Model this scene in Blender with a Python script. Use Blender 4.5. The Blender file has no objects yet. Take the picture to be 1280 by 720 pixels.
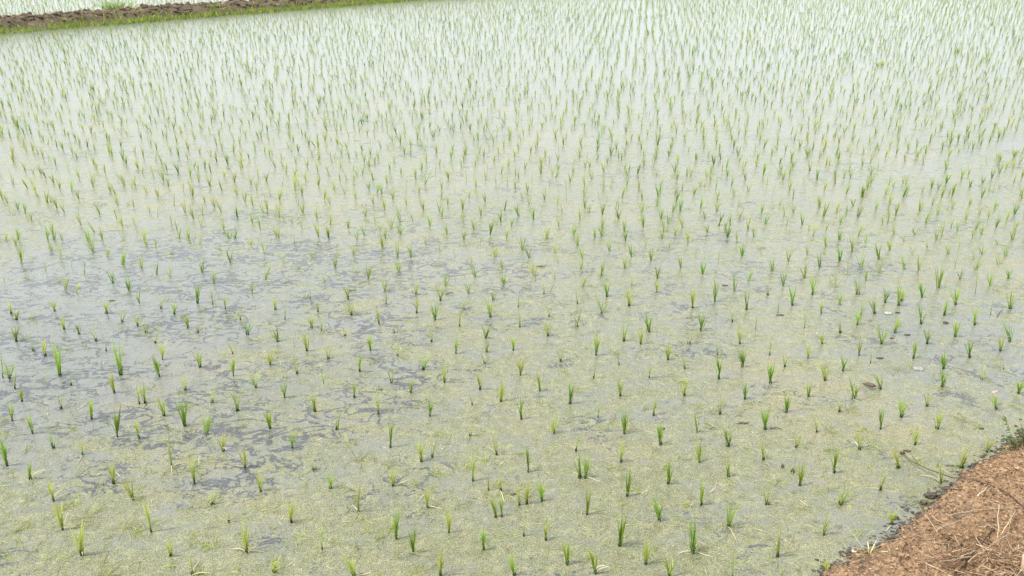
import bpy, math, random
from mathutils import Vector, noise
R = random.Random(11)
S = bpy.context.scene
COL = S.collection
# ------------------------------------------------------------------ camera
F, PITCH, H = 1000.0, math.radians(25), 2.3
CP = Vector((0, 0, H))
FW = Vector((0, math.cos(PITCH), -math.sin(PITCH)))
UP = Vector((0, math.sin(PITCH), math.cos(PITCH)))
RT = Vector((1, 0, 0))
cam = bpy.data.cameras.new("camera")
cam.sensor_width = 36; cam.lens = F / 1280 * 36; cam.clip_end = 2000; cam.clip_start = 0.05
co = bpy.data.objects.new("camera", cam); COL.objects.link(co)
co.location = CP; co.rotation_euler = (math.radians(90) - PITCH, 0, 0)
S.camera = co

def ray(x, y):
    return FW + RT * ((x - 640) / F) - UP * ((y - 360) / F)
def gp(x, y, z=0.0):                      # where the sight line of a photo point meets height z
    d = ray(x, y)
    return CP + d * ((z - H) / d.z)
def proj(p):
    d = Vector(p) - CP
    k = d.dot(FW)
    return 640 + F * d.dot(RT) / k, 360 - F * d.dot(UP) / k
def sstep(a, b, x):
    t = min(1, max(0, (x - a) / (b - a))); return t * t * (3 - 2 * t)

# ------------------------------------------------------------------ materials
def lin(c):
    return tuple(((v / 255) / 12.92 if v / 255 <= 0.04045 else ((v / 255 + 0.055) / 1.055) ** 2.4) for v in c)
def newmat(name):
    m = bpy.data.materials.new(name); m.use_nodes = True
    nt = m.node_tree; nt.nodes.clear()
    out = nt.nodes.new("ShaderNodeOutputMaterial")
    return m, nt, out
def nd(nt, t, **kw):
    n = nt.nodes.new(t)
    for k, v in kw.items():
        if k in n.inputs.keys(): n.inputs[k].default_value = v
        else: setattr(n, k, v)
    return n
def ramp(nt, fac, stops):
    r = nt.nodes.new("ShaderNodeValToRGB")
    el = r.color_ramp.elements
    while len(el) < len(stops): el.new(0.5)
    for e, (p, c) in zip(el, stops):
        e.position = p; e.color = (c[0], c[1], c[2], 1) if not isinstance(c, (int, float)) else (c, c, c, 1)
    nt.links.new(fac, r.inputs[0]); return r.outputs[0]
def mix(nt, f, a, b, mode='MIX'):
    m = nt.nodes.new("ShaderNodeMix"); m.data_type = 'RGBA'; m.blend_type = mode
    for i, v in ((0, f), (6, a), (7, b)):
        if hasattr(v, 'is_linked'): nt.links.new(v, m.inputs[i])
        elif isinstance(v, (int, float)): m.inputs[i].default_value = v
        else: m.inputs[i].default_value = (*v, 1)
    return m.outputs[2]
def mth(nt, op, a, b=None, clamp=False):
    m = nt.nodes.new("ShaderNodeMath"); m.operation = op; m.use_clamp = clamp
    for i, v in enumerate((a, b)):
        if v is None: continue
        if hasattr(v, 'is_linked'): nt.links.new(v, m.inputs[i])
        else: m.inputs[i].default_value = v
    return m.outputs[0]
def tex(nt, vec, scale, detail=4, rough=.55, dist=0.0, stretch=(1, 1, 1)):
    mp = nt.nodes.new("ShaderNodeMapping"); mp.inputs['Scale'].default_value = stretch
    nt.links.new(vec, mp.inputs[0])
    n = nt.nodes.new("ShaderNodeTexNoise")
    n.inputs['Scale'].default_value = scale; n.inputs['Detail'].default_value = detail
    n.inputs['Roughness'].default_value = rough; n.inputs['Distortion'].default_value = dist
    nt.links.new(mp.outputs[0], n.inputs['Vector']); return n.outputs['Fac']

def leafmat(name, base, tip, rough=.5, trans=.35, var=.25):
    m, nt, out = newmat(name)
    at = nd(nt, "ShaderNodeAttribute", attribute_name="along")
    rn = nd(nt, "ShaderNodeAttribute", attribute_name="rnd")
    c = ramp(nt, at.outputs['Fac'], [(0, base), (.55, [a * .5 + b * .5 for a, b in zip(base, tip)]), (1, tip)])
    hs = nt.nodes.new("ShaderNodeHueSaturation")
    nt.links.new(c, hs.inputs['Color'])
    nt.links.new(mth(nt, 'MULTIPLY_ADD', rn.outputs['Fac'], .05), hs.inputs['Hue'])
    hs.inputs['Hue'].default_value = .5
    mh = hs.inputs['Hue'].links[0].from_node; mh.inputs[2].default_value = .475
    mv = mth(nt, 'MULTIPLY_ADD', rn.outputs['Fac'], 2 * var); mv.node.inputs[2].default_value = 1 - var
    nt.links.new(mv, hs.inputs['Value'])
    p = nd(nt, "ShaderNodeBsdfPrincipled", Roughness=rough)
    p.inputs['Specular IOR Level'].default_value = .35
    nt.links.new(hs.outputs[0], p.inputs['Base Color'])
    t = nt.nodes.new("ShaderNodeBsdfTranslucent"); nt.links.new(hs.outputs[0], t.inputs[0])
    mx = nt.nodes.new("ShaderNodeMixShader"); mx.inputs[0].default_value = trans
    nt.links.new(p.outputs[0], mx.inputs[1]); nt.links.new(t.outputs[0], mx.inputs[2])
    nt.links.new(mx.outputs[0], out.inputs[0])
    return m
def rawmat(name, c1, c2, scale=40, rough=.8, bump=.3):
    m, nt, out = newmat(name)
    g = nt.nodes.new("ShaderNodeNewGeometry")
    f = tex(nt, g.outputs['Position'], scale, 4)
    rn = nd(nt, "ShaderNodeAttribute", attribute_name="rnd")
    c = mix(nt, ramp(nt, f, [(.35, 0), (.65, 1)]), c1, c2)
    mv = mth(nt, 'MULTIPLY_ADD', rn.outputs['Fac'], .7); mv.node.inputs[2].default_value = .65
    hs = nt.nodes.new("ShaderNodeHueSaturation"); nt.links.new(c, hs.inputs['Color']); nt.links.new(mv, hs.inputs['Value'])
    p = nd(nt, "ShaderNodeBsdfPrincipled", Roughness=rough)
    p.inputs['Specular IOR Level'].default_value = .25
    nt.links.new(hs.outputs[0], p.inputs['Base Color'])
    b = nd(nt, "ShaderNodeBump", Strength=bump, Distance=.004); nt.links.new(f, b.inputs['Height']); nt.links.new(b.outputs[0], p.inputs['Normal'])
    nt.links.new(p.outputs[0], out.inputs[0])
    return m

M = {
 'G': leafmat('leaf_deep_green', (.135, .25, .02), (.27, .39, .06), .5, .5, .3),
 'g': leafmat('leaf_green', (.21, .33, .03), (.39, .47, .10), .5, .5, .3),
 'y': leafmat('leaf_yellow_green', (.30, .37, .045), (.50, .51, .14), .5, .5, .3),
 'p': leafmat('leaf_pale', (.30, .36, .08), (.46, .48, .19), .5, .5),
 't': leafmat('leaf_thin_green', (.20, .31, .035), (.35, .43, .10), .5, .5),
 'd': leafmat('leaf_dry', (.32, .32, .11), (.44, .40, .19), .5, .5),
 'dead': leafmat('dead_blade', (.46, .42, .27), (.58, .53, .36), .7, .25, .2),
 'stem': leafmat('stem_base', (.028, .032, .014), (.09, .15, .03), .45, .1, .2),  # mud-stained foot; its dark colour also stands in for the water reflection
 'weed': leafmat('weed_leaf', (.055, .10, .03), (.13, .19, .08)),
 'grass': leafmat('grass_blade', (.10, .19, .015), (.26, .34, .035)),
 'strawmix': rawmat('straw', (.30, .22, .13), (.47, .37, .25), 60, .7),
 'strawbrown': rawmat('brown_straw', (.15, .085, .045), (.27, .16, .09), 60, .8),
 'twig': rawmat('twig_bark', (.055, .035, .025), (.11, .075, .055), 120, .8),
 'clod': rawmat('wet_clod', (.035, .03, .024), (.085, .07, .05), 90, .6),
 'crumb': rawmat('soil_crumb', (.15, .090, .050), (.30, .195, .11), 50, .95),
 'foam': rawmat('pale_scum', (.20, .21, .19), (.30, .31, .29), 70, .6),
 'deadleaf': rawmat('brown_leaf', (.06, .038, .025), (.15, .10, .068), 90, .7),
 'pinkleaf': rawmat('pinkish_leaf', (.36, .22, .15), (.46, .32, .24), 90, .7),
 'husk': rawmat('cut_stalk', (.46, .30, .19), (.60, .45, .31), 30, .8),
 'shell': rawmat('pale_pebble', (.36, .34, .20), (.45, .42, .28), 60, .6),
 'ground': rawmat('field_soil', (.10, .14, .05), (.20, .22, .09), 1.5, .95),
}

def water_material():
    m, nt, out = newmat('paddy_water')
    L = nt.links.new
    pos = nt.nodes.new("ShaderNodeNewGeometry").outputs['Position']
    op = nd(nt, "ShaderNodeAttribute", attribute_name="open").outputs['Fac']
    fi = nd(nt, "ShaderNodeAttribute", attribute_name="film").outputs['Fac']
    big = tex(nt, pos, .55, 3, .5, .4)
    pat = tex(nt, pos, 12.5, 4, .58, .6, (.62, 1.0, 1))
    pat2 = tex(nt, pos, 3.2, 4, .6, .6, (.7, 1.1, 1))
    fine = tex(nt, pos, 55, 4, .75)
    # amount of clear water: worm-shaped openings in the scum
    th = mth(nt, 'ADD', mth(nt, 'MULTIPLY', op, .80), mth(nt, 'MULTIPLY', mth(nt, 'SUBTRACT', pat2, .5), 3.4))
    th = mth(nt, 'SUBTRACT', th, mth(nt, 'MULTIPLY', fi, .22))
    th = mth(nt, 'MULTIPLY', mth(nt, 'SUBTRACT', th, .20, True), .062)
    v_ = mth(nt, 'ABSOLUTE', mth(nt, 'SUBTRACT', pat, .5))
    v_ = mth(nt, 'ADD', v_, mth(nt, 'MULTIPLY', mth(nt, 'SUBTRACT', fine, .5), .085))
    s = mth(nt, 'ADD', mth(nt, 'SUBTRACT', th, v_), .5)
    clear = ramp(nt, s, [(.499, 0), (.514, .93)])
    # thin film: semi-clear veils where the water shows through the scum
    veil = ramp(nt, mth(nt, 'ADD', tex(nt, pos, 6, 6, .72, .5, (.6, 1.3, 1)), mth(nt, 'MULTIPLY', mth(nt, 'ADD', mth(nt, 'MULTIPLY', op, .35), fi), .30)), [(.56, 0), (.80, 1)])
    sp1 = tex(nt, pos, 95, 3, .75)
    sp2 = tex(nt, pos, 230, 2, .7)
    col = mix(nt, ramp(nt, tex(nt, pos, 1.3, 4, .6), [(.35, 0), (.65, 1)]), SC1, SC2)
    col = mix(nt, ramp(nt, tex(nt, pos, 9, 4, .65), [(.42, 0), (.75, 1)]), col, SC3)
    mot = tex(nt, pos, 24, 5, .75, .4)
    col = mix(nt, mth(nt, 'MULTIPLY', ramp(nt, mot, [(.34, 1), (.50, 0)]), .60), col, (.075, .080, .048))
    col = mix(nt, mth(nt, 'MULTIPLY', ramp(nt, mot, [(.52, 0), (.64, 1)]), .50), col, (.30, .285, .15))
    warm = mth(nt, 'MULTIPLY', ramp(nt, tex(nt, pos, .9, 4, .65, .5), [(.52, 0), (.72, 1)]), .6)
    col = mix(nt, warm, col, (.25, .20, .115))
    col = mix(nt, mth(nt, 'MULTIPLY', ramp(nt, sp1, [(.40, 1), (.56, 0)]), .55), col, (.05, .055, .03))
    col = mix(nt, mth(nt, 'MULTIPLY', ramp(nt, sp2, [(.53, 0), (.64, 1)]), .75), col, (.36, .36, .22))
    col = mix(nt, mth(nt, 'MULTIPLY', ramp(nt, sp2, [(.33, 1), (.46, 0)]), .35), col, (.055, .06, .033))
    mud = mix(nt, ramp(nt, fine, [(.4, 0), (.7, 1)]), (.050, .054, .066), (.09, .092, .092))
    film = mix(nt, .66, col, (.128, .136, .158))
    vf = mth(nt, 'MULTIPLY', veil, .9)
    c2 = mix(nt, vf, col, film)
    base = mix(nt, clear, c2, mud)
    p = nt.nodes.new("ShaderNodeBsdfPrincipled")
    p.inputs['IOR'].default_value = 1.33
    L(base, p.inputs['Base Color'])
    ro = mth(nt, 'SUBTRACT', .26, mth(nt, 'MULTIPLY', vf, .12))
    ro = mth(nt, 'SUBTRACT', ro, mth(nt, 'MULTIPLY', clear, .2), True)
    ro = mth(nt, 'MAXIMUM', ro, .05)
    L(ro, p.inputs['Roughness'])
    rip = tex(nt, pos, 7, 3, .5, .3, (.6, 1.5, 1))
    b1 = nd(nt, "ShaderNodeBump", Strength=.4, Distance=.010); L(rip, b1.inputs['Height'])
    hh = mth(nt, 'MULTIPLY', mth(nt, 'ADD', sp1, sp2), mth(nt, 'SUBTRACT', 1, clear))
    b2 = nd(nt, "ShaderNodeBump", Strength=.35, Distance=.0025); L(hh, b2.inputs['Height']); L(b1.outputs[0], b2.inputs['Normal'])
    L(b2.outputs[0], p.inputs['Normal'])
    L(p.outputs[0], out.inputs[0])
    return m
SC1, SC2, SC3 = (.138, .134, .080), (.178, .171, .113), (.132, .144, .068)
M['water'] = water_material()

def soil_material(name, cols, dark):
    m, nt, out = newmat(name)
    L = nt.links.new
    pos = nt.nodes.new("ShaderNodeNewGeometry").outputs['Position']
    wet = nd(nt, "ShaderNodeAttribute", attribute_name="wet").outputs['Fac']
    a = tex(nt, pos, 6, 5, .6); b = tex(nt, pos, 60, 5, .7); c_ = tex(nt, pos, 180, 3, .7)
    c = mix(nt, ramp(nt, a, [(.35, 0), (.68, 1)]), cols[0], cols[1])
    c = mix(nt, ramp(nt, b, [(.5, 0), (.68, 1)]), c, cols[2])
    c = mix(nt, mth(nt, 'MULTIPLY', ramp(nt, c_, [(.32, 1), (.47, 0)]), .6), c, dark)
    c = mix(nt, wet, c, (.075, .06, .045))
    p = nt.nodes.new("ShaderNodeBsdfPrincipled"); L(c, p.inputs['Base Color'])
    p.inputs['Specular IOR Level'].default_value = .3
    L(mth(nt, 'SUBTRACT', .95, mth(nt, 'MULTIPLY', wet, .5)), p.inputs['Roughness'])
    h = mth(nt, 'ADD', mth(nt, 'MULTIPLY', b, 1.0), mth(nt, 'MULTIPLY', c_, .5))
    bp = nd(nt, "ShaderNodeBump", Strength=.9, Distance=.01); L(h, bp.inputs['Height']); L(bp.outputs[0], p.inputs['Normal'])
    L(p.outputs[0], out.inputs[0])
    return m
M['soil'] = soil_material('bank_soil', [(.190, .115, .062), (.275, .175, .100), (.42, .30, .195)], (.048, .031, .020))
M['bund'] = soil_material('bund_soil', [(.055, .042, .028), (.105, .078, .052), (.24, .18, .125)], (.022, .016, .011))

# ------------------------------------------------------------------ mesh builder
class MB:
    def __init__(s): s.v = []; s.f = []; s.al = []; s.rn = []; s.mi = []
    def quadstrip(s, rows, als, rnd, mi=0, closed=False):
        """rows: list of rings of points"""
        o = len(s.v); n = len(rows[0])
        for r, a in zip(rows, als):
            for q in r: s.v.append(tuple(q)); s.al.append(a); s.rn.append(rnd)
        for i in range(len(rows) - 1):
            for j in range(n if closed else n - 1):
                k = (j + 1) % n
                s.f.append((o + i * n + j, o + i * n + k, o + (i + 1) * n + k, o + (i + 1) * n + j)); s.mi.append(mi)
        if closed:
            s.f.append(tuple(o + j for j in range(n))[::-1]); s.mi.append(mi)
            e = o + (len(rows) - 1) * n
            s.f.append(tuple(e + j for j in range(n))); s.mi.append(mi)
    def tube(s, pts, r0, r1, n=5, rnd=None, mi=0):
        pts = [Vector(p) for p in pts]; rows = []; als = []
        rnd = R.random() if rnd is None else rnd
        for i, p in enumerate(pts):
            d = (pts[min(i + 1, len(pts) - 1)] - pts[max(i - 1, 0)]).normalized()
            a = d.cross(Vector((.31, .2, .93))); a = a.normalized() if a.length > 1e-4 else Vector((1, 0, 0))
            b = d.cross(a)
            t = i / (len(pts) - 1); r = r0 + (r1 - r0) * t
            rows.append([p + a * (r * math.cos(6.2832 * j / n)) + b * (r * math.sin(6.2832 * j / n)) for j in range(n)])
            als.append(t)
        s.quadstrip(rows, als, rnd, mi, True)
    def blade(s, p0, d, L, w, bend, rnd, mi=0, n=5, a0=0, a1=1, zmin=None, fold=.25):
        """leaf blade: V-folded ribbon growing along d, curving by bend (a vector)"""
        d = Vector(d).normalized(); p = Vector(p0); rows = []; als = []
        side = d.cross(Vector((R.uniform(-1, 1), R.uniform(-1, 1), .15)))
        side = side.normalized() if side.length > 1e-4 else Vector((1, 0, 0))
        for i in range(n + 1):
            t = i / n
            ww = w * (.55 + .9 * t if t < .45 else .955 * (1 - (t - .45) / .55) ** .75 + .0) * .5
            ww = max(ww, w * .05)
            nr = side.cross(d).normalized()
            q = p.copy()
            if zmin is not None and q.z < zmin: q.z = zmin
            rows.append([q - side * ww, q + nr * (ww * fold * 2), q + side * ww]); als.append(a0 + (a1 - a0) * t)
            d = (d + Vector(bend) / n).normalized(); p = p + d * (L / n)
            side = (side - d * side.dot(d)).normalized()
        s.quadstrip(rows, als, rnd, mi)
    def lump(s, c, r, sq=(1, 1, .7), rnd=None, mi=0, seed=0, rough=.35, sub=1):
        import bmesh
        global _ICO
        key = sub
        if key not in _ICO:
            b = bmesh.new(); bmesh.ops.create_icosphere(b, subdivisions=sub, radius=1)
            b.verts.ensure_lookup_table()
            _ICO[key] = ([v.co.copy() for v in b.verts], [[v.index for v in f.verts] for f in b.faces]); b.free()
        vs, fs = _ICO[key]; o = len(s.v); rnd = R.random() if rnd is None else rnd
        for v in vs:
            k = 1 + rough * noise.noise(v * 1.7 + Vector((seed * 3.1, seed * 1.7, seed)))
            if sub > 1: k += rough * .5 * noise.noise(v * 4.3 + Vector((seed, 0, seed * 2)))
            s.v.append((c[0] + v.x * r * sq[0] * k, c[1] + v.y * r * sq[1] * k, c[2] + v.z * r * sq[2] * k)); s.al.append(.5); s.rn.append(rnd)
        for f in fs: s.f.append(tuple(o + i for i in f)); s.mi.append(mi)
    def build(s, name, mats, parent=None, smooth=True, org=None):
        me = bpy.data.meshes.new(name)
        vs = s.v if org is None else [(a - org[0], b - org[1], c - org[2]) for a, b, c in s.v]
        me.from_pydata(vs, [], s.f)
        for nm, dat in (("along", s.al), ("rnd", s.rn)):
            me.attributes.new(nm, 'FLOAT', 'POINT').data.foreach_set('value', dat)
        for mt in (mats if isinstance(mats, (list, tuple)) else [mats]): me.materials.append(mt)
        me.polygons.foreach_set('material_index', s.mi)
        me.polygons.foreach_set('use_smooth', [smooth] * len(s.f))
        me.update()
        ob = bpy.data.objects.new(name, me); COL.objects.link(ob)
        if parent: ob.parent = parent
        elif org is not None: ob.location = org
        return ob
_ICO = {}
def tag(o, label=None, cat=None, group=None, kind=None):
    if label: o['label'] = label
    if cat: o['category'] = cat
    if group: o['group'] = group
    if kind: o['kind'] = kind
    return o
def empty(name, loc):
    o = bpy.data.objects.new(name, None); o.empty_display_size = .05
    o.location = loc; COL.objects.link(o); return o

# ------------------------------------------------------------------ water, ground
OPENS = [  # photo spot of an open-water area, radius in m, strength
 (60, 610, .22, .75), (150, 530, .32, .8), (300, 520, .40, .72), (40, 470, .45, .9), (470, 480, .38, .62), (260, 600, .20, .75),
 (340, 590, .18, .8), (130, 420, .8, .85), (470, 410, .3, .8), (530, 590, .18, .7), (60, 380, .9, .8), (640, 340, .6, .5),
 (250, 340, 1.0, .6), (470, 330, .7, .55), (330, 690, .1, .7), (200, 660, .13, .6), (1060, 620, .18, .5), (920, 330, .6, .4),
 (1120, 690, .1, .9), (1130, 640, .10, .8), (1200, 480, .2, .45), (1240, 440, .35, .4), (760, 520, .2, .3), (880, 640, .15, .3), (950, 690, .15, .35),
 (820, 400, .5, .35), (1060, 330, .4, .4), (380, 560, .3, .5), (120, 600, .12, .7)]
OG = [(gp(a, b), r, k) for a, b, r, k in OPENS]
def openness(x, y):
    v = 0
    for g, r, k in OG:
        d = ((x - g.x) ** 2 + (y - g.y) ** 2) / (r * r)
        if d < 6: v += k * math.exp(-d)
    v += .07 + .16 * sstep(2.4, 4.2, y) * (1 - sstep(7, 12, y))
    return min(1, v)
FILM = [(gp(x_, y_), r, k) for x_, y_, r, k in ((1220, 193, .11, .4), (1200, 198, .11, .4), (1180, 204, .11, .4), (1160, 211, .11, .35), (1140, 217, .11, .3), (1240, 187, .11, .4), (1260, 181, .17, .5), (1282, 174, .18, .5), (1310, 165, .2, .5), (60, 360, 1.1, .45), (200, 390, .8, .25), (60, 460, .6, .45), (30, 540, .3, .35), (1090, 680, .18, .6), (1190, 420, .6, .4))]
def filmy(x, y):
    v = .18 + .08 * sstep(2.6, 4.5, y) + .62 * sstep(5, 16, y)
    for g, r, k in FILM:
        d = ((x - g.x) ** 2 + (y - g.y) ** 2) / (r * r)
        if d < 6: v += k * math.exp(-d)
    return min(1, v)
def axis(a, b, f0, f1, fine, grow):
    out = [f0]; 
    while out[-1] < f1: out.append(out[-1] + fine)
    st = fine
    while out[-1] < b: st *= grow; out.append(out[-1] + st)
    pre = []; x = f0; st = fine
    while x > a: st *= grow; x -= st; pre.append(x)
    return pre[::-1] + out
def sheet(name, xs, ys, z, mat, attrs=None):
    me = bpy.data.meshes.new(name); nx = len(xs)
    me.from_pydata([(x, y, z) for y in ys for x in xs], [], [(j * nx + i, j * nx + i + 1, (j + 1) * nx + i + 1, (j + 1) * nx + i) for j in range(len(ys) - 1) for i in range(nx - 1)])
    if attrs:
        for nm, fn in attrs.items():
            me.attributes.new(nm, 'FLOAT', 'POINT').data.foreach_set('value', [fn(x, y) for y in ys for x in xs])
    me.materials.append(mat); o = bpy.data.objects.new(name, me); COL.objects.link(o); return o
w = sheet('water', axis(-70, 70, -4, 4, .06, 1.12), axis(-8, 110, 1.2, 7, .06, 1.10), 0, M['water'], {'open': openness, 'film': filmy})
tag(w, 'shallow paddy water covered with speckled green scum', 'water', kind='structure')
g = sheet('ground', axis(-700, 700, -10, 10, 5, 1.5), axis(-700, 900, -10, 10, 5, 1.5), -.16, M['ground'])
tag(g, 'field ground under and beyond the water', 'ground', kind='structure')
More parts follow.
